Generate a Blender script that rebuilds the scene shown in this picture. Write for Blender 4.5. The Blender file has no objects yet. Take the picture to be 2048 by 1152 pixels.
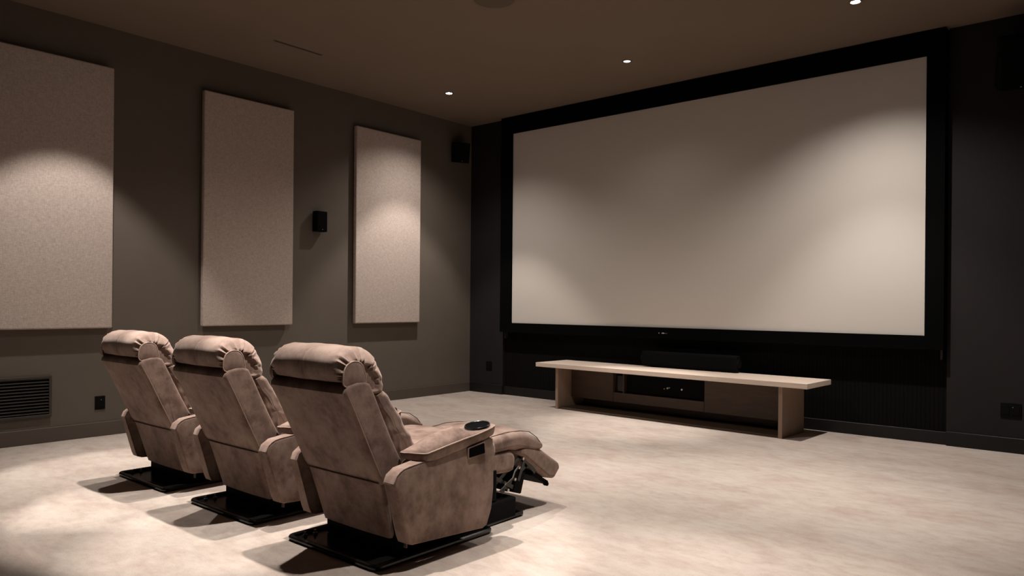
import bpy, bmesh, math, random
from mathutils import Vector, Matrix, noise
random.seed(4)
S = bpy.context.scene
COL = S.collection

# ------------------------------------------------------------------ camera
F_PX, YAW, ROLL, SHY, CAM_H = 1472.09, 0.7045, 0.0086, 31.553, 1.2
fw = Vector((-math.sin(YAW), math.cos(YAW), 0)); rt = Vector((math.cos(YAW), math.sin(YAW), 0)); up = Vector((0, 0, 1))
r2 = rt * math.cos(ROLL) + up * math.sin(ROLL); u2 = -rt * math.sin(ROLL) + up * math.cos(ROLL)
cd = bpy.data.cameras.new('camera'); cam = bpy.data.objects.new('camera', cd); COL.objects.link(cam)
cd.sensor_width = 36; cd.lens = 36 * F_PX / 2048; cd.shift_y = SHY / 2048; cd.clip_start = 0.02
M = Matrix((r2, u2, -fw)).transposed().to_4x4(); M.translation = Vector((0, 0, CAM_H))
cam.matrix_world = M; S.camera = cam

# ------------------------------------------------------------------ world, exposure
W = bpy.data.worlds.new('world'); S.world = W; W.use_nodes = True
W.node_tree.nodes['Background'].inputs[0].default_value = (0.9, 0.75, 0.6, 1)
W.node_tree.nodes['Background'].inputs[1].default_value = 0.0
S.view_settings.view_transform = 'Standard'; S.view_settings.look = 'None'
S.view_settings.gamma = 1.0; S.view_settings.use_curve_mapping = False
S.view_settings.exposure = 0.08

# ceiling lamps: x, y, power, lens brightness, half cone in degrees
LIGHT_COL = (1.0, 0.935, 0.875)
# x, y, beam power, half beam angle, beam edge softness, spill power, lens brightness, label
LAMPS = [
    (-6.071, 5.987, 185, 38, .36, 130, 40, 'ceiling downlight nearest the corner of the side wall and the screen wall'),
    (-3.888, 6.309, 430, 18, .85, 14, 2.2, 'dim ceiling downlight above the middle of the screen'),
    (-1.725, 6.212, 185, 38, .55, 230, 45, 'bright ceiling downlight at the top edge of the photo, right of the other two'),
    (-6.05, 2.28, 215, 38, .30, 0, 20, 'ceiling downlight over the side wall beside the seats'),
    (-5.60, 2.62, 260, 25, .85, 0, 20, 'unseen fill light added over the carpet between the side wall and the far recliner'),  # added lamp, out of view, to brighten the carpet along the side wall
    (-5.05, 2.30, 480, 20, .28, 0, 20, 'ceiling downlight over the far recliner'),
    (-4.05, 2.30, 560, 20, .28, 0, 20, 'ceiling downlight over the middle recliner'),
    (-3.05, 2.30, 590, 21, .42, 0, 20, 'ceiling downlight over the nearest recliner'),
    (-2.00, 2.30, 330, 24, .70, 0, 20, 'unseen fill light added over the carpet just right of the recliners'),  # extra lamp, out of view, to even out the carpet beside the recliners
    (-0.95, 2.50, 380, 24, .60, 0, 20, 'unseen fill light added over the carpet two places right of the recliners'),  # added to carry the even light further right, no fitting seen there
    (-3.90, 4.02, 440, 26, .90, 190, 20, 'unseen fill light added over the carpet in front of the recliners'),  # added out of view to light the far carpet and the screen
    (-1.75, 4.25, 420, 32, .90, 0, 20, 'unseen fill light added over the middle of the open carpet'),  # unseen lamp put in because the open carpet needed more light
]

WL, WS, H = -6.987, 7.333, 3.626      # side wall x, screen wall y, ceiling height
XR, YB = 3.2, -4.2

# ------------------------------------------------------------------ materials
def lin(c):
    return tuple(((v / 255) / 12.92 if v <= 10.3 else ((v / 255 + 0.055) / 1.055) ** 2.4) for v in c) + (1,)

def nt(name, col, rough=0.7, metal=0.0, spec=0.3):
    m = bpy.data.materials.new(name); m.use_nodes = True
    b = m.node_tree.nodes['Principled BSDF']
    b.inputs['Base Color'].default_value = col if len(col) == 4 else tuple(col) + (1,)
    b.inputs['Roughness'].default_value = rough; b.inputs['Metallic'].default_value = metal
    b.inputs['Specular IOR Level'].default_value = spec
    return m, m.node_tree, b

def N(t, kind, **kw):
    n = t.nodes.new(kind)
    for k, v in kw.items():
        if k in n.inputs.keys(): n.inputs[k].default_value = v
        else: setattr(n, k, v)
    return n

def coords(t, scale=(1, 1, 1), rot=(0, 0, 0), kind='Object'):
    tc = N(t, 'ShaderNodeTexCoord'); mp = N(t, 'ShaderNodeMapping')
    mp.inputs['Scale'].default_value = scale; mp.inputs['Rotation'].default_value = rot
    t.links.new(tc.outputs[kind], mp.inputs['Vector']); return mp.outputs[0]

def ramp(t, fac, stops):
    r = N(t, 'ShaderNodeValToRGB'); e = r.color_ramp.elements
    while len(e) < len(stops): e.new(0.5)
    for i, (p, c) in enumerate(stops): e[i].position = p; e[i].color = tuple(c) + (1,) if len(c) == 3 else c
    t.links.new(fac, r.inputs[0]); return r.outputs[0]

def bump(t, b, h, strength=0.3, dist=0.01):
    n = N(t, 'ShaderNodeBump', Strength=strength, Distance=dist)
    t.links.new(h, n.inputs['Height']); t.links.new(n.outputs[0], b.inputs['Normal'])

def noise_mat(name, c1, c2, scale, rough=0.8, bscale=None, bstr=0.2, bdist=0.003, spec=0.3, stretch=(1, 1, 1), lo=0.35, hi=0.65):
    m, t, b = nt(name, c1, rough, 0, spec)
    n = N(t, 'ShaderNodeTexNoise', Scale=scale, Detail=5.0, Roughness=0.6)
    t.links.new(coords(t, stretch), n.inputs['Vector'])
    t.links.new(ramp(t, n.outputs[0], [(lo, c1), (hi, c2)]), b.inputs['Base Color'])
    if bscale:
        n2 = N(t, 'ShaderNodeTexNoise', Scale=bscale, Detail=3.0)
        t.links.new(coords(t), n2.inputs['Vector']); bump(t, b, n2.outputs[0], bstr, bdist)
    return m

M_wall = noise_mat('painted_taupe_wall', (0.108, 0.087, 0.069), (0.116, 0.094, 0.075), 3, 0.75, 220, 0.12, 0.001)
M_wall2 = noise_mat('painted_dark_wall', (0.0082, 0.0060, 0.0060), (0.0108, 0.0079, 0.0078), 2.2, 0.8, 220, 0.12, 0.001)
M_ceil = noise_mat('painted_brown_ceiling', (0.160, 0.118, 0.086), (0.167, 0.124, 0.091), 2, 0.9, 300, 0.1, 0.001)
M_wall3 = noise_mat('painted_charcoal_wall', (0.02, 0.017, 0.015), (0.024, 0.02, 0.017), 3, 0.8)
M_base = noise_mat('painted_baseboard', (0.085, 0.066, 0.053), (0.092, 0.072, 0.058), 4, 0.45, None)
M_base2 = noise_mat('painted_dark_baseboard', (0.008, 0.007, 0.0065), (0.010, 0.0085, 0.008), 4, 0.45, None)

def carpet_mat():
    m, t, b = nt('beige_carpet', (0.42, 0.36, 0.31), 0.95, 0, 0.1)
    n = N(t, 'ShaderNodeTexNoise', Scale=1.8, Detail=8.0, Roughness=0.68, Distortion=0.3)
    t.links.new(coords(t, (1.0, 1.7, 1), (0, 0, 0.5)), n.inputs['Vector'])
    c = ramp(t, n.outputs[0], [(0.36, (0.385, 0.308, 0.265)), (0.50, (0.435, 0.366, 0.318)), (0.66, (0.475, 0.412, 0.362))])
    f = N(t, 'ShaderNodeTexNoise', Scale=150.0, Detail=4.0, Roughness=0.7); t.links.new(coords(t), f.inputs['Vector'])
    g = N(t, 'ShaderNodeTexNoise', Scale=9.0, Detail=6.0, Roughness=0.7); t.links.new(coords(t, (1, 1.8, 1), (0, 0, 0.3)), g.inputs['Vector'])
    av = N(t, 'ShaderNodeMath', operation='MULTIPLY_ADD'); t.links.new(g.outputs[0], av.inputs[0]); av.inputs[1].default_value = 0.6
    hf = N(t, 'ShaderNodeMath', operation='MULTIPLY'); t.links.new(f.outputs[0], hf.inputs[0]); hf.inputs[1].default_value = 0.4
    t.links.new(hf.outputs[0], av.inputs[2])
    fr = ramp(t, av.outputs[0], [(0.36, (0.80, 0.765, 0.75)), (0.5, (0.95, 0.94, 0.93)), (0.62, (1.03, 1.03, 1.02))])
    mx = N(t, 'ShaderNodeMix', data_type='RGBA', blend_type='MULTIPLY'); mx.inputs[0].default_value = 1
    t.links.new(c, mx.inputs[6]); t.links.new(fr, mx.inputs[7]); t.links.new(mx.outputs[2], b.inputs['Base Color'])
    b.inputs['Sheen Weight'].default_value = 0.15
    bump(t, b, f.outputs[0], 0.6, 0.006)
    return m
M_carpet = carpet_mat()

def suede_mat():
    m, t, b = nt('brown_suede', (0.3, 0.2, 0.15), 0.78, 0, 0.25)
    n = N(t, 'ShaderNodeTexNoise', Scale=6.5, Detail=7.0, Roughness=0.66, Distortion=0.0)
    t.links.new(coords(t, (1, 1, 0.9)), n.inputs['Vector'])
    c = ramp(t, n.outputs[0], [(0.36, (0.108, 0.064, 0.048)), (0.50, (0.205, 0.134, 0.106)), (0.64, (0.275, 0.196, 0.158))])
    t.links.new(c, b.inputs['Base Color'])
    b.inputs['Sheen Weight'].default_value = 0.22; b.inputs['Sheen Roughness'].default_value = 0.5
    b.inputs['Sheen Tint'].default_value = (1, 0.85, 0.75, 1)
    f = N(t, 'ShaderNodeTexNoise', Scale=90.0, Detail=3.0); t.links.new(coords(t), f.inputs['Vector'])
    bump(t, b, f.outputs[0], 0.15, 0.003)
    return m
M_suede = suede_mat()
M_seam = noise_mat('suede_seam', (0.11, 0.072, 0.055), (0.13, 0.085, 0.065), 30, 0.8)
M_piping = noise_mat('suede_piping', (0.34, 0.25, 0.20), (0.38, 0.28, 0.22), 30, 0.6)

def linen_mat():
    m, t, b = nt('linen_fabric', (0.5, 0.42, 0.36), 0.92, 0, 0.15)
    a = N(t, 'ShaderNodeTexNoise', Scale=30.0, Detail=4.0, Roughness=0.7); t.links.new(coords(t, (1, 1, 9)), a.inputs['Vector'])
    c = N(t, 'ShaderNodeTexNoise', Scale=30.0, Detail=4.0, Roughness=0.7); t.links.new(coords(t, (1, 9, 1)), c.inputs['Vector'])
    ad = N(t, 'ShaderNodeMath', operation='ADD'); t.links.new(a.outputs[0], ad.inputs[0]); t.links.new(c.outputs[0], ad.inputs[1])
    dv = N(t, 'ShaderNodeMath', operation='DIVIDE'); t.links.new(ad.outputs[0], dv.inputs[0]); dv.inputs[1].default_value = 2
    t.links.new(ramp(t, dv.outputs[0], [(0.40, (0.355, 0.282, 0.243)), (0.60, (0.52, 0.438, 0.386))]), b.inputs['Base Color'])
    bump(t, b, ad.outputs[0], 0.25, 0.002)
    return m
M_linen = linen_mat()

def wood_mat(name, c1, c2, sc):
    m, t, b = nt(name, c1, 0.45, 0, 0.35)
    n = N(t, 'ShaderNodeTexNoise', Scale=6.0, Detail=6.0, Roughness=0.65, Distortion=0.3)
    t.links.new(coords(t, sc), n.inputs['Vector'])
    t.links.new(ramp(t, n.outputs[0], [(0.35, c1), (0.65, c2)]), b.inputs['Base Color']); bump(t, b, n.outputs[0], 0.05, 0.001)
    return m
M_oak = wood_mat('light_oak', (0.60, 0.48, 0.39), (0.66, 0.54, 0.45), (0.6, 9, 9))
M_oakleg_shade = wood_mat('oak_leg_shaded', (0.26, 0.18, 0.13), (0.32, 0.225, 0.165), (9, 9, 0.6))  # bench oak with the shade on the legs put into the colour
M_oak_shade = wood_mat('oak_in_shade', (0.055, 0.035, 0.021), (0.070, 0.045, 0.028), (1, 8, 8))  # same oak, darkened for the deep shade under the bench top
M_screen = noise_mat('matte_screen', (0.53, 0.485, 0.44), (0.54, 0.495, 0.45), 1, 0.9, None, spec=0.1)
M_velvet = noise_mat('black_velvet', (0.0012, 0.0012, 0.0013), (0.0018, 0.0018, 0.0019), 40, 0.95, None, spec=0.05)
M_black = noise_mat('black_plastic', (0.004, 0.004, 0.004), (0.0055, 0.0055, 0.0055), 20, 0.7, None, spec=0.05)
M_grille = noise_mat('black_speaker_cloth', (0.003, 0.003, 0.003), (0.005, 0.005, 0.005), 400, 0.9, 400, 0.3, 0.001, spec=0.05)
M_gloss = noise_mat('black_painted_steel', (0.006, 0.006, 0.006), (0.009, 0.008, 0.008), 20, 0.22, None, spec=0.5)
M_metal = nt('bare_steel', (0.55, 0.52, 0.48), 0.3, 1.0)[0]
M_vent = noise_mat('dark_vent_metal', (0.040, 0.031, 0.025), (0.046, 0.036, 0.029), 10, 0.5, None)
M_trim = noise_mat('brown_ceiling_trim', (0.13, 0.095, 0.068), (0.135, 0.1, 0.07), 10, 0.7, None)
M_slot = noise_mat('slot_shadow_gap', (0.03, 0.022, 0.016), (0.033, 0.024, 0.018), 10, 0.8, None)

def battens_mat():
    m, t, b = nt('black_battened_panel', (0.014, 0.013, 0.011), 0.9, 0, 0.08)
    w = N(t, 'ShaderNodeTexWave', Scale=9.0, Distortion=0.0, wave_type='BANDS', bands_direction='X')
    t.links.new(coords(t), w.inputs['Vector'])
    t.links.new(ramp(t, w.outputs[0], [(0.0, (0.002, 0.0018, 0.0016)), (0.25, (0.0045, 0.004, 0.0035))]), b.inputs['Base Color'])
    bump(t, b, w.outputs[0], 0.2, 0.004)
    return m
M_batten = battens_mat()

def emit(name, col, s):
    m, t, b = nt(name, (0.8, 0.8, 0.8), 0.4)
    b.inputs['Emission Color'].default_value = tuple(col) + (1,); b.inputs['Emission Strength'].default_value = s
    return m

# ------------------------------------------------------------------ builders
def link(name, bm, mat, parent=None, smooth=True, bevel=0.0, seg=2, sub=0, angle=35):
    bmesh.ops.recalc_face_normals(bm, faces=bm.faces)
    me = bpy.data.meshes.new(name); bm.to_mesh(me); bm.free()
    for m in (mat if isinstance(mat, list) else [mat]): me.materials.append(m)
    o = bpy.data.objects.new(name, me); COL.objects.link(o)
    if parent: o.parent = parent
    if smooth:
        for p in me.polygons: p.use_smooth = True
    if bevel:
        md = o.modifiers.new('bevel', 'BEVEL'); md.width = bevel; md.segments = seg; md.limit_method = 'ANGLE'; md.angle_limit = math.radians(40)
    if sub:
        md = o.modifiers.new('sub', 'SUBSURF'); md.levels = sub; md.render_levels = sub
    if smooth and not sub and (bevel or angle < 180):
        try:
            me.set_sharp_from_angle(angle=math.radians(angle))
        except Exception: pass
    return o

def box(bm, a, b, mi=0):
    vs = [bm.verts.new((x, y, z)) for x in (a[0], b[0]) for y in (a[1], b[1]) for z in (a[2], b[2])]
    for f in ((0, 1, 3, 2), (4, 6, 7, 5), (0, 4, 5, 1), (2, 3, 7, 6), (0, 2, 6, 4), (1, 5, 7, 3)):
        fc = bm.faces.new([vs[i] for i in f]); fc.material_index = mi
    return vs

def B(name, a, b, mat, parent=None, bevel=0.0, seg=2, smooth=True):
    bm = bmesh.new(); box(bm, a, b); return link(name, bm, mat, parent, bevel=bevel, seg=seg, smooth=smooth and bevel > 0)

def cyl(bm, p, q, r, n=20, r2_=None, mi=0):
    p = Vector(p); q = Vector(q); d = (q - p).normalized()
    a = d.orthogonal().normalized(); c = d.cross(a); r2_ = r if r2_ is None else r2_
    A = [bm.verts.new(p + (a * math.cos(t) + c * math.sin(t)) * r) for t in [2 * math.pi * i / n for i in range(n)]]
    Bv = [bm.verts.new(q + (a * math.cos(t) + c * math.sin(t)) * r2_) for t in [2 * math.pi * i / n for i in range(n)]]
    for i in range(n):
        bm.faces.new((A[i], A[(i + 1) % n], Bv[(i + 1) % n], Bv[i])).material_index = mi
    bm.faces.new(A[::-1]).material_index = mi; bm.faces.new(Bv).material_index = mi

def spline(pts, n, closed=True):
    L = len(pts); out = []
    segs = L if closed else L - 1
    for i in range(segs):
        p0, p1, p2, p3 = [Vector(pts[(i + k) % L] if closed else pts[max(0, min(L - 1, i + k))]) for k in (-1, 0, 1, 2)]
        for j in range(n):
            t = j / n
            out.append(0.5 * ((2 * p1) + (-p0 + p2) * t + (2 * p0 - 5 * p1 + 4 * p2 - p3) * t * t + (-p0 + 3 * p1 - 3 * p2 + p3) * t ** 3))
    if not closed: out.append(Vector(pts[-1]))
    return out

def roundpoly(pts, rad, n=5):
    """round the corners of a 2D polygon; rad one number or one per corner"""
    out = []; L = len(pts)
    for i in range(L):
        p = Vector(pts[i]); a = Vector(pts[i - 1]) - p; b = Vector(pts[(i + 1) % L]) - p
        r = rad[i] if isinstance(rad, (list, tuple)) else rad
        da = a.length; db = b.length; a.normalize(); b.normalize()
        ang = a.angle(b); cut = min(r / max(math.tan(ang / 2), 1e-3), da * 0.45, db * 0.45)
        s = p + a * cut; e = p + b * cut
        for j in range(n + 1):
            t = j / n; out.append((1 - t) ** 2 * s + 2 * t * (1 - t) * p + t * t * e)
    return out

def resample(pts, step):
    """even spacing round a closed outline"""
    out = []; L = len(pts)
    for i in range(L):
        p, q = pts[i], pts[(i + 1) % L]; d = (q - p).length
        if d < 1e-6: continue
        k = max(1, int(round(d / step)))
        for j in range(k): out.append(p + (q - p) * (j / k))
    return out

def inset(pts, d):
    L = len(pts); area = sum(pts[i].x * pts[(i + 1) % L].y - pts[(i + 1) % L].x * pts[i].y for i in range(L))
    s = 1 if area > 0 else -1; out = []
    for i in range(L):
        t = (pts[(i + 1) % L] - pts[i - 1]); t.normalize()
        out.append(pts[i] + Vector((-t.y, t.x)) * d * s)
    return out

def loft(prof, x0, x1, r, nr=6, nx=10, crown=0.0, dome=0.0, axis='x', warp=None, mi=0, bm=None):
    """cushion: outline swept along an axis, rounded off at both ends by r, thickest in the middle by crown"""
    bm = bm or bmesh.new(); secs = []
    for i in range(nr + 1):
        a = math.pi / 2 * i / nr; secs.append((x0 + r * (1 - math.cos(a)), r * (1 - math.sin(a))))
    for i in range(1, nx): secs.append((x0 + r + (x1 - x0 - 2 * r) * i / nx, 0.0))
    for i in range(nr, -1, -1):
        a = math.pi / 2 * i / nr; secs.append((x1 - r * (1 - math.cos(a)), r * (1 - math.sin(a))))
    rings = []
    c = Vector((0, 0))
    for p in prof: c += p
    c /= len(prof); mid = (x0 + x1) / 2; hw = (x1 - x0) / 2
    def put(x, p):
        v = Vector((x, p.x, p.y)) if axis == 'x' else Vector((p.x, p.y, x))
        if warp: v = warp(v)
        return bm.verts.new(v)
    for x, ins in secs:
        k = crown * (1 - ((x - mid) / hw) ** 2)
        rings.append([put(x, p) for p in inset(prof, ins - k)])
    n = len(prof)
    for A, Bq in zip(rings, rings[1:]):
        for i in range(n): bm.faces.new((A[i], A[(i + 1) % n], Bq[(i + 1) % n], Bq[i])).material_index = mi
    for ring, x, sg in ((rings[0], x0, -1), (rings[-1], x1, 1)):
        base = inset(prof, r); prev = ring
        for q in (0.75, 0.5, 0.25):
            cur = [put(x + sg * dome * (1 - q * q), c + (p - c) * q) for p in base]
            for i in range(n): bm.faces.new((prev[i], prev[(i + 1) % n], cur[(i + 1) % n], cur[i])).material_index = mi
            prev = cur
        cv = put(x + sg * dome, c)
        for i in range(n): bm.faces.new((prev[i], prev[(i + 1) % n], cv)).material_index = mi
    return bm

def tube(bm, pts, r, n=8, closed=False):
    pts = [Vector(p) for p in pts]; rings = []
    L = len(pts)
    for i, p in enumerate(pts):
        a = pts[i - 1] if (i or closed) else p; b = pts[(i + 1) % L] if (i < L - 1 or closed) else p
        d = (b - a).normalized(); u = d.cross(Vector((0.13, 0.2, 1))).normalized(); w = d.cross(u)
        rings.append([bm.verts.new(p + (u * math.cos(t) + w * math.sin(t)) * r) for t in [2 * math.pi * k / n for k in range(n)]])
    for i in range(L if closed else L - 1):
        A, Bq = rings[i], rings[(i + 1) % L]
        for k in range(n): bm.faces.new((A[k], A[(k + 1) % n], Bq[(k + 1) % n], Bq[k]))
    if not closed: bm.faces.new(rings[0][::-1]); bm.faces.new(rings[-1])

def thing(name, label, cat, loc=(0, 0, 0), rz=0, group=None):
    o = bpy.data.objects.new(name, None); COL.objects.link(o); o.empty_display_size = 0.1
    o.location = loc; o.rotation_euler = (0, 0, rz); o['label'] = label; o['category'] = cat
    if group: o['group'] = group
    return o

def tag(o, label, cat, group=None):
    o['label'] = label; o['category'] = cat
    if group: o['group'] = group
    return o

def struct(o, label=None):
    o['kind'] = 'structure'
    if label: o['label'] = label
    return o

# ------------------------------------------------------------------ room shell
SWL, SWR = -6.385, -1.262       # recess behind the screen
struct(B('floor', (WL - .2, YB - .2, -.15), (XR + .2, WS + .3, 0), M_carpet), 'beige cut-pile carpet across the whole room')
struct(B('ceiling', (WL - .2, YB - .2, H), (XR + .2, WS + .3, H + .15), M_ceil), 'flat dark brown ceiling')
struct(B('wall_left', (WL - .2, YB - .2, 0), (WL, WS + .2, H), M_wall), 'dark taupe side wall')
struct(B('wall_right', (XR, YB - .2, 0), (XR + .2, WS + .2, H), M_wall3), 'charcoal wall opposite the panels')
struct(B('wall_back', (WL, YB - .2, 0), (XR, YB, H), M_wall3), 'charcoal wall behind the seats')
bm = bmesh.new()
box(bm, (WL, WS, 0), (SWL, WS + .2, H)); box(bm, (SWR, WS, 0), (XR, WS + .2, H))
struct(link('wall_front', bm, M_wall2, smooth=False), 'near-black painted wall either side of the screen')
struct(B('trim_1', (SWL, WS + .035, 0), (SWR, WS + .2, H), M_batten), 'black panelled recess behind and below the screen')

def baseboard(name, a, b, mat, h=.125):
    return struct(B(name, (a[0], a[1], 0), (b[0], b[1], h), mat, bevel=.004))
baseboard('baseboard_left', (WL, YB), (WL + .016, WS), M_base)
baseboard('baseboard_front_left', (WL + .016, WS - .016), (SWL, WS), M_base2)
baseboard('baseboard_front_right', (SWR, WS - .016), (XR, WS), M_base2)
baseboard('baseboard_recess', (SWL, WS + .017), (SWR, WS + .035), M_base2, .112)
baseboard('baseboard_right', (XR - .016, YB), (XR, WS - .016), M_base)
baseboard('baseboard_back', (WL + .016, YB), (XR - .016, YB + .016), M_base)

# ------------------------------------------------------------------ ceiling lamps
def downlight(x, y, power, half, soft, spill, lens, label):
    t = thing('recessed_downlight', label, 'ceiling light', (x, y, H), group=None)
    bm = bmesh.new(); n = 32
    prof = [(.052, 0), (.050, -.006), (.038, -.007), (.035, -.001), (.035, 0)]
    rings = [[bm.verts.new((r * math.cos(2 * math.pi * i / n), r * math.sin(2 * math.pi * i / n), z)) for i in range(n)] for r, z in prof]
    for A, Bq in zip(rings, rings[1:]):
        for i in range(n): bm.faces.new((A[i], A[(i + 1) % n], Bq[(i + 1) % n], Bq[i]))
    link('trim_ring', bm, M_trim, t)
    bm = bmesh.new(); cyl(bm, (0, 0, -.0005), (0, 0, -.004), .034, 28)
    link('lens', bm, emit('lamp_lens_' + str(int(abs(x * 10))) + str(int(abs(y))), (0.92, 0.95, 1.0), lens), t)
    for nm, pw, sz, bl in (('beam_lamp', power, half * 2, soft), ('spill_lamp', spill, 148 if y > 3.9 and y < 4.1 else 124, 1.0)):
        if not pw: continue
        ld = bpy.data.lights.new(nm, 'SPOT'); ld.energy = pw; ld.color = LIGHT_COL
        ld.spot_size = math.radians(sz); ld.spot_blend = bl; ld.shadow_soft_size = 0.03
        lo = bpy.data.objects.new(nm, ld); COL.objects.link(lo); lo.parent = t; lo.location = (0, 0, -.045)
for a in LAMPS: downlight(*a)

# round ceiling speaker and slot diffuser
bm = bmesh.new(); cyl(bm, (0, 0, 0), (0, 0, -.006), .185, 48, .180)
t = thing('ceiling_speaker', 'round flush ceiling speaker with brown grille at the top edge of the photo', 'speaker', (-3.92, 4.36, H))
link('mounting_ring', bm, M_trim, t)
bm = bmesh.new(); cyl(bm, (0, 0, -.005), (0, 0, -.009), .165, 48, .160); link('grille', bm, noise_mat('brown_grille', (.10, .073, .052), (.115, .083, .06), 500, .9), t)
t = thing('ceiling_slot_diffuser', 'thin dark slot diffuser in the ceiling along the panelled side wall', 'air vent', (-6.12, 4.02, H))
B('frame', (-.016, -.265, -.003), (.016, .265, 0), M_trim, t)
B('slot', (-.009, -.255, -.005), (.009, .255, -.001), M_slot, t)

# ------------------------------------------------------------------ acoustic panels
def panel(y0, y1, label):
    t = thing('acoustic_panel', label, 'wall panel', (WL + .001, (y0 + y1) / 2, 2.105), group='fabric acoustic panels on the side wall')
    w = (y1 - y0) / 2; hh = 1.150
    bm = bmesh.new(); box(bm, (0, -w + .12, -hh + .12), (.022, w - .12, hh - .12)); link('backing_board', bm, M_vent, t, smooth=False)
    bm = bmesh.new(); box(bm, (.022, -w, -hh), (.075, w, hh)); link('fabric_cover', bm, M_linen, t, bevel=.012, seg=4)
panel(1.690, 2.675, 'tall beige linen wall panel cut off by the left edge of the photo')
panel(3.498, 4.498, 'tall beige linen wall panel, middle of the three on the side wall')
panel(5.325, 6.335, 'tall beige linen wall panel nearest the screen, with a bright arc of light')

# ------------------------------------------------------------------ wall speakers
def speaker(name, label, loc, rz, tilt, w, d, h, bracket):
    t = thing(name, label, 'speaker', loc, rz)
    # local +x points out of the wall, body hangs on a bracket
    R = Matrix.Rotation(tilt, 4, 'Y')
    bm = bmesh.new(); box(bm, (bracket, -w / 2, -h / 2), (bracket + d, w / 2, h / 2)); bm.transform(R)
    cab = link('cabinet', bm, M_black, t, bevel=.006)
    bm = bmesh.new(); box(bm, (bracket + d, -w / 2 + .006, -h / 2 + .006), (bracket + d + .008, w / 2 - .006, h / 2 - .006)); bm.transform(R)
    link('grille', bm, M_grille, t, bevel=.003)
    bm = bmesh.new(); box(bm, (0, -.03, -.05), (.012, .03, .05)); cyl(bm, (.008, 0, 0), (bracket + .01, 0, 0), .012)
    cyl(bm, (bracket * .5, 0, -.02), (bracket * .5, 0, .02), .018)
    link('wall_bracket', bm, M_black, t)
    bm = bmesh.new(); cyl(bm, (bracket + d + .006, 0, -h / 2 + .022), (bracket + d + .0105, 0, -h / 2 + .022), .005, 12); bm.transform(R)  # steel dot added for the glint of the pivot
    link('pivot_glint', bm, M_metal, t)
    return t
speaker('surround_speaker', 'small black box speaker on the side wall between two beige panels', (WL, 4.845, 2.095), 0, 0, .135, .085, .225, .015)
speaker('surround_speaker', 'black box speaker high in the corner beside the screen', (WL, 7.06, 3.225), math.radians(-24), math.radians(10), .21, .15, .26, .035)
speaker('surround_speaker', 'black tilted speaker at the upper right edge of the photo', (-.78, WS, 3.27), math.radians(-90 + 14), math.radians(24), .30, .26, .40, .08)

# ------------------------------------------------------------------ outlets and wall vent
def outlet(name, label, loc, rz, w, h):
    t = thing(name, label, 'wall socket', loc, rz)
    B('cover_plate', (0, -w / 2, -h / 2), (.007, w / 2, h / 2), M_black, t, bevel=.002)
    bm = bmesh.new()
    if w > h * 1.02:
        for s in (-1, 1): box(bm, (.006, s * w * .24 - w * .17, -h * .32), (.009, s * w * .24 + w * .17, h * .32))
    else: box(bm, (.006, -w * .3, -h * .33), (.009, w * .3, h * .33))
    link('socket_insert', bm, M_black, t, bevel=.002)
    bm = bmesh.new(); cyl(bm, (.0085, w * .1, h * .22), (.0105, w * .1, h * .22), .003, 10); link('screw', bm, M_metal, t)
outlet('wall_socket', 'black square wall socket low on the side wall left of the far recliner', (WL, 2.604, .294), 0, .085, .118)
outlet('wall_socket', 'black wall socket in the far corner below the screen\'s left edge', (-6.625, WS, .366), math.radians(-90), .105, .12)
outlet('wall_socket', 'wide black double wall socket at the right edge of the photo', (-.795, WS, .351), math.radians(-90), .145, .12)

t = thing('return_air_vent', 'dark louvred air vent low on the side wall at the left edge', 'air vent', (WL, 1.78, .39))
bm = bmesh.new(); w, hh = .44, .172; fwd = .022
for a, b in (((0, -w, -hh), (fwd, w, -hh + fwd)), ((0, -w, hh - fwd), (fwd, w, hh)), ((0, -w, -hh + fwd), (fwd, -w + fwd, hh - fwd)), ((0, w - fwd, -hh + fwd), (fwd, w, hh - fwd))): box(bm, a, b)
link('frame', bm, M_vent, t, bevel=.003)
B('duct_opening', (.0, -w + fwd, -hh + fwd), (.003, w - fwd, hh - fwd), M_velvet, t)
for i in range(12):
    z = -hh + fwd + .013 + i * .0258
    bm = bmesh.new(); pts = [(.003, .007), (.0045, .0085), (.0185, .0005), (.0185, -.003)]
    A = [bm.verts.new((x, -w + fwd, z + q)) for x, q in pts]; Bq = [bm.verts.new((x, w - fwd, z + q)) for x, q in pts]
    for k in range(4): bm.faces.new((A[k], A[(k + 1) % 4], Bq[(k + 1) % 4], Bq[k]))
    bm.faces.new(A); bm.faces.new(Bq[::-1])
    link('louvre', bm, M_vent, t, smooth=False)

# ------------------------------------------------------------------ projection screen
FY = WS + .035                      # face of the recess
t = thing('projection_screen', 'large pale projection screen in a wide black frame', 'projection screen', ((SWL + SWR) / 2, FY, .83))
ox, oz = (SWL + SWR) / 2, .83
sx0, sx1, sz0, sz1 = -6.178 - ox, -1.420 - ox, .952 - oz, 3.402 - oz
fx0, fx1 = SWL + .02 - ox, SWR - .012 - ox; zt = H - .004 - oz
bm = bmesh.new(); y0, y1 = -.125, -.002
for a, b in (((fx0, 0), (fx1, sz0)), ((fx0, sz1), (fx1, zt)), ((fx0, sz0), (sx0, sz1)), ((sx1, sz0), (fx1, sz1))):
    box(bm, (a[0], y0, a[1]), (b[0], y1, b[1]))
bmesh.ops.remove_doubles(bm, verts=bm.verts, dist=1e-5)
fr = link('frame', bm, M_velvet, t, smooth=False)
B('screen_fabric', (sx0 - .002, -.100, sz0 - .002), (sx1 + .002, -.085, sz1 + .002), M_screen, t)
bm = bmesh.new(); mx = (-3.972) - ox
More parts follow.
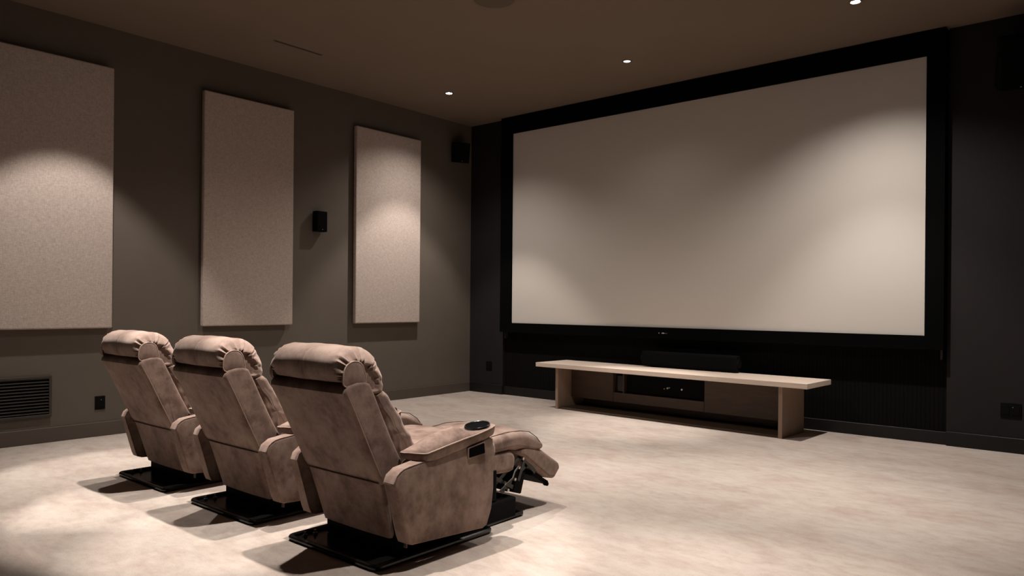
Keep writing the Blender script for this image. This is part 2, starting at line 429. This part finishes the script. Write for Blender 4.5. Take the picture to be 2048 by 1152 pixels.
# small pale maker's mark in the middle of the lower frame
box(bm, (mx - .055, y0 - .002, .055), (mx - .048, y0, .067))
cyl(bm, (mx, y0 - .0025, .061), (mx, y0, .061), .0075, 16)
box(bm, (mx - .020, y0 - .002, .0585), (mx + .022, y0, .0635)); box(bm, (mx + .030, y0 - .002, .0580), (mx + .048, y0, .0600))
box(bm, (mx - .070, y0 - .001, .048), (mx + .062, y0, .074), 1)
link('maker_badge', bm, [nt('badge_silver', (.5, .5, .5), .4, .3)[0], M_velvet], fr, smooth=False)
# pale strips under the frame ends, standing in for light on the recess returns
for s in (fx0 + .02, fx1 - .035):
    bm = bmesh.new(); box(bm, (s, -.05, -.085), (s + .015, -.002, .0)); link('lit_return_strip', bm, M_vent, t, smooth=False)

# ------------------------------------------------------------------ low media bench
BR = math.radians(-2.5)
t = thing('media_bench', 'long low oak bench with an overhanging top under the screen', 'bench', (-3.76, 6.93, 0), BR)
L2, D0, D1, TZ, TH = 1.575, -.275, .30, .520, .048
bm = bmesh.new(); box(bm, (-L2, D0, TZ - TH), (L2, D1, TZ)); link('bench_top', bm, M_oak, t, bevel=.003)
for x in (-1.305, 1.31):
    bm = bmesh.new(); box(bm, (x - .019, D0 + .06, 0), (x + .019, D1 - .01, TZ - TH)); link('leg_panel', bm, M_oakleg_shade, t, bevel=.002)
xa, xb = -1.286, 1.291; nl, nr_ = -.69, .42
bm = bmesh.new(); box(bm, (xa, D0 + .08, 0), (xb, D1 - .01, .018)); link('bottom_board', bm, M_oak_shade, t, bevel=.002)
cf = .03; ct = TZ - TH
B('side_front', (xa, cf, .12), (nl - .004, cf + .018, ct), M_oak_shade, t, bevel=.0015)
B('side_front', (nr_ + .004, cf, .12), (xb, cf + .018, ct), M_oak_shade, t, bevel=.0015)
B('niche_rail', (nl, cf, .12), (nr_, cf + .018, .225), M_oak_shade, t, bevel=.0015)
B('niche_shelf', (nl, cf + .019, .205), (nr_, D1 - .031, .225), M_oak_shade, t)
B('divider', (nl - .018, cf + .019, .12), (nl, D1 - .031, ct), M_oak_shade, t)
B('divider', (nr_, cf + .019, .12), (nr_ + .018, D1 - .031, ct), M_oak_shade, t)
B('divider', (nl + .125, cf + .002, .225), (nl + .14, D1 - .031, ct), M_oak_shade, t)
B('back_panel', (xa, D1 - .03, .018), (xb, D1 - .012, ct), M_oak_shade, t)

rot = Matrix.Rotation(BR, 4, 'Z')
def on_bench(x, y, z): v = rot @ Vector((x, y, z)); return (v.x - 3.76, v.y + 6.93, v.z)
t = thing('av_receiver', 'black amplifier with tiny silver knobs in the niche of the bench', 'amplifier', on_bench((nl + .14 + nr_) / 2, cf + .13, .2265), BR)
hw = (nr_ - nl - .14) / 2 - .02
B('case', (-hw, -.09, .008), (hw, .08, .205), M_black, t, bevel=.004)
for kx, kz, kr in ((.045, .095, .009), (.005, .085, .005), (.215, .095, .0095), (.065, .101, .006)):
    bm = bmesh.new(); cyl(bm, (kx, -.09, kz), (kx, -.102, kz), kr, 18); link('knob', bm, M_metal, t)
for s in (-1, 1):
    for fy in (-.05, .08):
        bm = bmesh.new(); cyl(bm, (s * hw * .85, fy * .8, 0), (s * hw * .85, fy * .8, .009), .014); link('foot', bm, M_black, t)
t = thing('media_player', 'narrow black box in the left end of the bench niche', 'media player', on_bench(nl + .0625, cf + .13, .225), BR)
B('case', (-.05, -.08, .004), (.05, .1, .19), M_black, t, bevel=.004)
B('front_panel', (-.045, -.084, .01), (.045, -.079, .185), M_gloss, t, bevel=.002)
t = thing('soundbar', 'long low black soundbar lying on the back of the bench top', 'speaker', on_bench(.13, .235, TZ), BR)
bm = loft([Vector(p) for p in resample(roundpoly([(-.045, .008), (.045, .008), (.045, .175), (-.045, .175)], .035), .02)], -.56, .56, .012, nr=3, nx=6)
link('case', bm, M_grille, t)
for q in (1, -1):
    bm = bmesh.new(); cyl(bm, (q * .572, 0, .0915), (q * .545, 0, .0915), .043, 24, .044); link('end_cap', bm, M_black, t)
for q in (-.45, .38):
    bm = bmesh.new(); box(bm, (q, -.03, 0), (q + .07, .03, .008)); link('foot', bm, M_black, t, smooth=False)

# ------------------------------------------------------------------ recliner
def V2(l): return [Vector(p) for p in l]
def wrinkle(v, amt, seed, f=9):
    n = noise.noise_vector(Vector((v.x * f + seed, v.y * f, v.z * f)))
    return v + n * amt

def make_recliner(label):
    t = thing('recliner_chair', label, 'recliner', (-2.915, 2.10, 0), group='brown suede recliners in a row')
    # --- steel base
    bm = bmesh.new()
    box(bm, (-.335, .012, .0), (.335, .765, .010)); box(bm, (-.262, .76, 0), (.262, 1.125, .010))
    link('base_plate', bm, M_gloss, t, smooth=False)
    def rrect(x0, y0, x1, y1, r): return resample(roundpoly(V2([(x0, y0), (x1, y0), (x1, y1), (x0, y1)]), r, 5), .08)
    bm = bmesh.new(); tube(bm, [(p.x, p.y, .016) for p in rrect(-.340, .008, .340, .775, .03)], .0135, 10, True)
    link('base_rim', bm, M_gloss, t)
    bm = bmesh.new(); tube(bm, [(-.262, .78, .014), (-.262, 1.12, .014), (-.255, 1.132, .014), (.255, 1.132, .014), (.262, 1.12, .014), (.262, .78, .014)], .012, 10)
    link('front_skid', bm, M_gloss, t)
    bm = bmesh.new(); box(bm, (-.275, .185, .010), (.275, 1.06, .125)); ped = link('pedestal', bm, M_black, t, bevel=.012)
    for x, y in ((-.292, .13), (-.30, .075)):
        bm = bmesh.new(); cyl(bm, (x, y, .009), (x, y, .020), .012, 6); cyl(bm, (x, y, .02), (x, y, .034), .006, 12); link('bolt', bm, M_metal, t)
    bm = bmesh.new(); box(bm, (-.325, .20, .115), (.325, .62, .36)); box(bm, (-.27, .62, .13), (.27, .90, .30)); link('underframe', bm, M_black, t, bevel=.008)
    # --- arms
    arm = V2([(.020, .405), (.034, .437), (.075, .463), (.16, .474), (.40, .503), (.645, .532), (.668, .52), (.676, .47), (.676, .27), (.662, .17), (.628, .094), (.60, .083), (.36, .098), (.135, .112), (.108, .122), (.095, .15)])
    armp = resample(arm, .03)
    pad2d = V2([(-.076, .172), (-.030, .176), (.030, .182), (.066, .200), (.074, .24), (.076, .35), (.078, .58), (.072, .655), (.050, .684), (-.045, .684), (-.070, .655), (-.078, .58), (-.078, .35), (-.079, .22)])
    for s in (-1, 1):
        dx = 0 if s > 0 else .062
        def sh_(bm): bmesh.ops.translate(bm, vec=(dx, 0, 0), verts=bm.verts); return bm
        bm = sh_(loft(armp, s * .366, s * .448, .013, nr=5, nx=4, dome=.008))
        # front and seat side of the arm box reach in under the pad
        if s < 0:
            for v in bm.verts:
                k = max(0, 1 - v.co.y / .40); q = (v.co.x + .296) / -.09
                v.co.x = -.298 - q * (.09 - .044 * k)
        a = link('arm_panel', bm, M_suede, t)
        inner = resample(V2([(.31, .16), (.31, .455), (.40, .485), (.645, .515), (.66, .47), (.655, .2), (.60, .12), (.33, .13)]), .06)
        bm = sh_(loft(inner, s * .318, s * .365, .012, nr=3, nx=2)); link('arm_lining', bm, M_suede, t)
        # seams of the arm box
        bm = bmesh.new()
        q_ = [(.0215, .400), (.024, .412), (.036, .4375), (.054, .4525), (.076, .4625), (.11, .4690), (.16, .4735), (.22, .480)]
        tube(bm, [(s * x, .0215, .400) for x in (.372, .40, .43)] + [(s * .4445, a_ + .002, b_ - .001) for a_, b_ in q_], .0024, 6)
        if s > 0: link('seam', bm, M_seam, a)
        # pad
        prof = resample([Vector((p.x * s, p.y)) for p in spline([tuple(p) for p in pad2d], 4)], .02)
        def warp(v, s=s, dx=dx):
            z = v.z; u = (v.y - .175) / .51; uc = min(1, max(0, u))
            cx = min(1, abs(v.x) / .080)
            top = max(0, min(1, (z - .035) / .020))
            fk = max(0, min(1, (v.y - .44) / .10)); fade = 1 - fk ** 2 * (3 - 2 * fk)
            cr = .050 * (1 - cx ** 2) * min(1, uc / .25) ** .7 * fade * top - .018 * (1 - top) * 0
            taper = 1 - .16 * (1 - min(1, z / .045))
            base_z = .456 + .080 * uc ** 1.1 + (.022 * (1 - uc / .15) * (1 - min(1, z / .044)) if uc < .15 else 0)
            return Vector((v.x * taper + s * .385 + dx, v.y, z + base_z + cr))
        bm = loft(prof, .0, .056, .015, nr=4, nx=4, axis='z', warp=warp)
        pad = link('armrest_pad', bm, M_suede, t)
        pp = inset(prof, .0015)
        bm = bmesh.new(); tube(bm, [warp(Vector((p.x, p.y, .0505))) for p in pp], .0030, 6, True)
        link('piping', bm, M_piping, pad)
        # cup holder let into the front of the pad
        cyc = .614; cz = warp(Vector((.07, cyc, .056))).z; sl = .16
        bm = bmesh.new(); n = 40; rings = []
        for r, z in [(.066, -.004), (.0655, .009), (.0625, .0125), (.0585, .0105), (.056, .006), (.040, .0052)]:
            rings.append([bm.verts.new((s * .385 + dx + r * math.cos(2 * math.pi * i / n), cyc + r * .98 * math.sin(2 * math.pi * i / n), cz + z + sl * r * math.sin(2 * math.pi * i / n))) for i in range(n)])
        for A, Bq in zip(rings, rings[1:]):
            for i in range(n): bm.faces.new((A[i], A[(i + 1) % n], Bq[(i + 1) % n], Bq[i]))
        bm.faces.new(rings[-1]); bm.faces.new(rings[0][::-1])
        bm.faces.ensure_lookup_table()
        for fc in bm.faces:
            if max((v.co.xy - Vector((s * .385 + dx, cyc))).length for v in fc.verts) < .0590: fc.material_index = 1  # inner faces blacker, shade of a deep cup put into the colour
        link('cup_holder', bm, [M_gloss, M_velvet], pad)
    # recline control in the right arm
    bm = bmesh.new(); pr_ = resample(roundpoly(V2([(.474, .447), (.600, .455), (.594, .518), (.474, .502)]), .008, 4), .02)
    loft(pr_, .4505, .4575, .002, nr=2, nx=1, bm=bm); cp = link('control_panel', bm, M_suede, t)
    bm = loft(resample(roundpoly(V2([(.481, .453), (.594, .460), (.588, .512), (.481, .497)]), .006, 4), .02), .456, .4595, .001, nr=2, nx=1)
    link('control_recess', bm, M_velvet, cp)
    # --- back
    hwb = .299
    sh = V2([(-.138, .800), (-.132, .820), (-.112, .838), (-.07, .848), (-.025, .848), (.008, .834), (.028, .797), (.079, .690), (.140, .565), (.196, .462), (.194, .435), (.150, .405), (.098, .366), (.085, .366), (.060, .400), (-.03, .590), (-.09, .715)])
    bm = loft(resample(sh, .03), -hwb, hwb, .018, nr=5, nx=10, crown=.003)
    bk = link('backrest_shell', bm, M_suede, t)
    for s in (-1, 1):
        bm = bmesh.new(); tube(bm, [(s * (hwb - .003), q[0] + .008, q[1]) for q in ((-.129, .800), (-.083, .712), (-.023, .587), (.062, .410))], .0030, 6)
        link('piping', bm, M_piping, bk)
    # lower back: a flap that hangs from the shell
    lo = V2([(.076, .372), (.100, .376), (.118, .345), (.192, .110), (.180, .092), (.160, .096), (.090, .335)])
    bm = loft(resample(lo, .03), -.278, .278, .008, nr=3, nx=8, crown=.004, warp=lambda v: Vector((v.x * (1 - .085 * max(0, (.36 - v.z)) / .27), v.y, v.z)))
    fl_ = link('lower_back_panel', bm, M_suede, t)
    bm = bmesh.new(); tube(bm, [(-.280, .070, .373), (0, .066, .373), (.280, .070, .373)], .0030, 6); link('seam', bm, M_seam, fl_)
    # pull tab at the bottom of the flap
    bm = bmesh.new(); A = [(.300, .215, .115), (.306, .215, .115), (.312, .212, .050), (.292, .212, .050)]
    vs = [bm.verts.new(p) for p in A] + [bm.verts.new((p[0], p[1] + .008, p[2])) for p in A]
    for f in ((0, 1, 2, 3), (7, 6, 5, 4), (0, 4, 5, 1), (1, 5, 6, 2), (2, 6, 7, 3), (3, 7, 4, 0)): bm.faces.new([vs[i] for i in f])
    box(bm, (.296, .20, .11), (.31, .235, .135)); link('pull_tab', bm, M_suede, t)
    # headrest roll
    head = spline([(-.116, .846), (-.138, .868), (-.150, .903), (-.145, .944), (-.116, .978), (-.060, 1.000), (.002, .994), (.058, .958), (.094, .900), (.114, .840), (.116, .795), (.098, .770), (.050, .772), (.020, .800), (-.04, .838)], 6)
    cc = Vector((-.062, .868))
    bm = bmesh.new(); rings = []; nsec = 96; n = len(head)
    for k in range(nsec + 1):
        u = -1 + 2 * k / nsec; x = u * .288
        e = abs(u); lip = 0
        # rounded shoulders close to a smaller end cap
        sq = max(0, (e - .78) / .22) ** 2.0
        ring = []
        for i, p in enumerate(head):
            d = p - cc; ang = math.atan2(d.y, d.x)
            rough = max(0, (e - .74) / .26)
            upper = 1 if p.x < .0 or p.y > .90 else .75
            nz = noise.noise(Vector((ang * 2.6, 4.0 if u > 0 else 9.0, 1.3)))
            ruche = rough ** 1.5 * (.0065 + .0085 * abs(nz)) * math.sin(ang * 19 + nz * 5.0) * upper * (1.0 if math.sin(ang) > -.2 else .3)
            sag = .004 * noise.noise(Vector((x * 9, p.x * 10, p.y * 10)))
            mid = -.003 * math.exp(-(x / .006) ** 2) if abs(x) < .02 else 0
            shr = .16 + .22 * max(0, math.sin(ang)) + .10 * max(0, math.cos(ang))
            r = d * (1 - shr * sq); r = r + d.normalized() * (ruche + sag + mid + .004 * (1 - u * u))
            ring.append(bm.verts.new((x, cc.x + r.x, cc.y + r.y)))
        rings.append(ring)
    for A, Bq in zip(rings, rings[1:]):
        for i in range(n): bm.faces.new((A[i], A[(i + 1) % n], Bq[(i + 1) % n], Bq[i]))
    for ring, sg in ((rings[0], -1), (rings[-1], 1)):
        prev = ring
        for q in (.92, .80, .5, .2):
            cur = []
            for v in prev if False else ring:
                y, z = v.co.y, v.co.z
                cur.append(bm.verts.new((sg * (.288 + {.92: .001, .8: -.010, .5: -.008, .2: -.006}[q]), cc.x + (y - cc.x) * q, cc.y + (z - cc.y) * q)))
            for i in range(n): bm.faces.new((prev[i], prev[(i + 1) % n], cur[(i + 1) % n], cur[i]))
            prev = cur
        bm.faces.new(prev)
    hd = link('headrest', bm, M_suede, t)
    cap = spline([(-.128, .835), (-.136, .875), (-.124, .915), (-.096, .936), (-.062, .938), (-.034, .920), (-.020, .882), (-.016, .835), (-.07, .826)], 4)
    for s in (-1, 1):
        bm = loft(resample(cap, .012), s * .274, s * .2905, .005, nr=3, nx=1, dome=.004); ec = link('end_cap', bm, M_suede, hd)
        bm = bmesh.new(); tube(bm, [(s * .2880, p.x, p.y) for p in inset(cap, -.001)], .0034, 6, True); link('piping', bm, M_piping, ec)
    # back cushion with creases
    bc = V2([(.100, .792), (.128, .768), (.168, .720), (.208, .655), (.252, .590), (.300, .520), (.330, .455), (.30, .41), (.22, .40), (.165, .44), (.110, .60), (.050, .72), (.030, .78), (.06, .80)])
    def wb(v):
        along = (.80 - v.z)
        e = abs(v.x) / .288
        k = .0060 * max(0, e - .35) * (math.sin(along * 62 + 2.0 * noise.noise(Vector((v.x * 6, v.z * 6, 3)))) )
        dn = Vector((0, .83, .55)) * k
        vert = -.004 * math.exp(-((abs(v.x) - .175) / .010) ** 2) if v.y > .1 else 0
        s = 1 if v.x > 0 else -1
        return v + dn + Vector((s * .5 * abs(k) if e > .9 else 0, vert, vert))
    bm = loft(resample(bc, .012), -.290, .290, .034, nr=12, nx=28, crown=.010, dome=.004, warp=wb)
    cu = link('back_cushion', bm, M_suede, t)
    # seat
    se = V2([(.20, .40), (.20, .46), (.28, .488), (.45, .498), (.65, .500), (.78, .492), (.84, .465), (.86, .42), (.84, .375), (.70, .355), (.30, .355)])
    bm = loft(resample(spline([tuple(p) for p in se], 3), .02), -.316, .316, .05, nr=8, nx=12, crown=.012, dome=.0)
    link('seat_cushion', bm, M_suede, t)
    ap = spline([(.60, .385), (.95, .385), (1.025, .378), (1.060, .345), (1.055, .290), (1.02, .262), (.80, .275), (.60, .275)], 3)
    bm = loft(resample(ap, .02), -.268, .268, .025, nr=5, nx=6); link('seat_front', bm, M_suede, t)
    # calf rest and foot pad
    ca = spline([(.80, .425), (.86, .462), (1.00, .474), (1.13, .470), (1.22, .440), (1.295, .398), (1.318, .370), (1.300, .350), (1.24, .352), (1.13, .372), (1.02, .388), (.88, .388)], 4)
    def wc(v): return v + Vector((0, 0, .004 * noise.noise(Vector((v.x * 8, v.y * 12, 7))) ))
    bm = loft(resample(ca, .016), -.272, .272, .035, nr=9, nx=12, crown=.020, warp=wc)
    cr_ = link('leg_rest', bm, M_suede, t)
    for s in (-1, 1):
        bm = bmesh.new(); tube(bm, [(s * x, y + .004, z + .012) for x, y, z in ((.236, .88, .462), (.240, 1.00, .472), (.240, 1.12, .466), (.243, 1.2, .452), (.252, 1.26, .412), (.266, 1.275, .385))], .0024, 6)
        link('seam', bm, M_seam, cr_)
    fp = roundpoly(V2([(1.070, .375), (1.365, .172), (1.425, .158), (1.482, .212), (1.470, .245), (1.290, .352), (1.17, .392)]), .03, 4)
    bm = loft(resample(fp, .016), -.268, .268, .022, nr=7, nx=16, crown=.012)
    fpo = link('foot_pad', bm, M_suede, t)
    for s in (-1, 1):
        bm = bmesh.new(); tube(bm, [(s * .2655, y, z) for y, z in ((1.095, .372), (1.20, .303), (1.30, .234), (1.375, .182), (1.42, .178))], .0026, 6); link('seam', bm, M_seam, fpo)
    # --- footrest mechanism
    for s in (-1, 1):
        lk = bpy.data.objects.new('footrest_linkage', None)
        bm = bmesh.new()
        def bar(a, b, w=.011, th=.004, x=0.0):
            a = Vector(a); b = Vector(b); d = (b - a).normalized(); nn = Vector((-d.y, d.x)) * w
            vs = [bm.verts.new((s * (x + k * th), q.x, q.y)) for k in (0, 1) for q in (a + nn, b + nn, b - nn, a - nn)]
            for f in ((0, 1, 2, 3), (7, 6, 5, 4), (0, 4, 5, 1), (1, 5, 6, 2), (2, 6, 7, 3), (3, 7, 4, 0)): bm.faces.new([vs[i] for i in f])
        bar((.90, .20), (1.13, .33), x=.236); bar((.98, .15), (1.20, .27), x=.228); bar((1.13, .34), (1.26, .22), x=.244)
        bar((1.10, .20), (1.16, .32), x=.250); bar((.88, .26), (1.06, .17), x=.244); bar((1.15, .305), (1.30, .235), x=.232, w=.016)
        lk = link('footrest_linkage', bm, M_gloss, t, smooth=False)
        for y, z in ((.98, .205), (1.065, .215), (1.10, .275), (1.135, .32), (1.005, .165)):
            bm = bmesh.new(); cyl(bm, (s * .242, y, z), (s * .262, y, z), .0085, 14); link('rivet', bm, M_metal, lk)
        bm = bmesh.new(); tube(bm, [(s * .266, .93, .175), (s * .268, .99, .207), (s * .268, 1.035, .228), (s * .266, 1.055, .262), (s * .266, 1.09, .285)], .0055, 6)
        link('link_rod', bm, M_metal, lk)
    bm = bmesh.new(); box(bm, (-.24, 1.08, .125), (.245, 1.16, .255)); bmesh.ops.rotate(bm, cent=(0, 1.12, .19), matrix=Matrix.Rotation(math.radians(-18), 3, 'X'), verts=bm.verts)
    link('motor_box', bm, M_black, t, bevel=.008)
    bm = bmesh.new(); box(bm, (-.235, -.085, -.012), (.235, .085, .012)); bm.transform(Matrix.Translation((0, 1.325, .172)) @ Matrix.Rotation(math.radians(-29), 4, 'X'))
    cyl(bm, (.215, 1.385, .128), (.245, 1.385, .128), .012, 12)
    link('foot_pad_bracket', bm, M_black, t, bevel=.004)
    return t

def copy_tree(o, parent=None):
    c = o.copy(); COL.objects.link(c)
    if parent: c.parent = parent
    for ch in list(o.children): copy_tree(ch, c)
    return c
base = make_recliner('nearest brown suede recliner, footrest raised, at the right end of the row')
SP = 1.026
kids = list(base.children)
for i, lab in ((1, 'middle brown suede recliner of the row of three, seen from behind'), (2, 'far left brown suede recliner of the row, nearest the panelled wall')):
    c = copy_tree(base); c.location.x = base.location.x - SP * i; c['label'] = lab
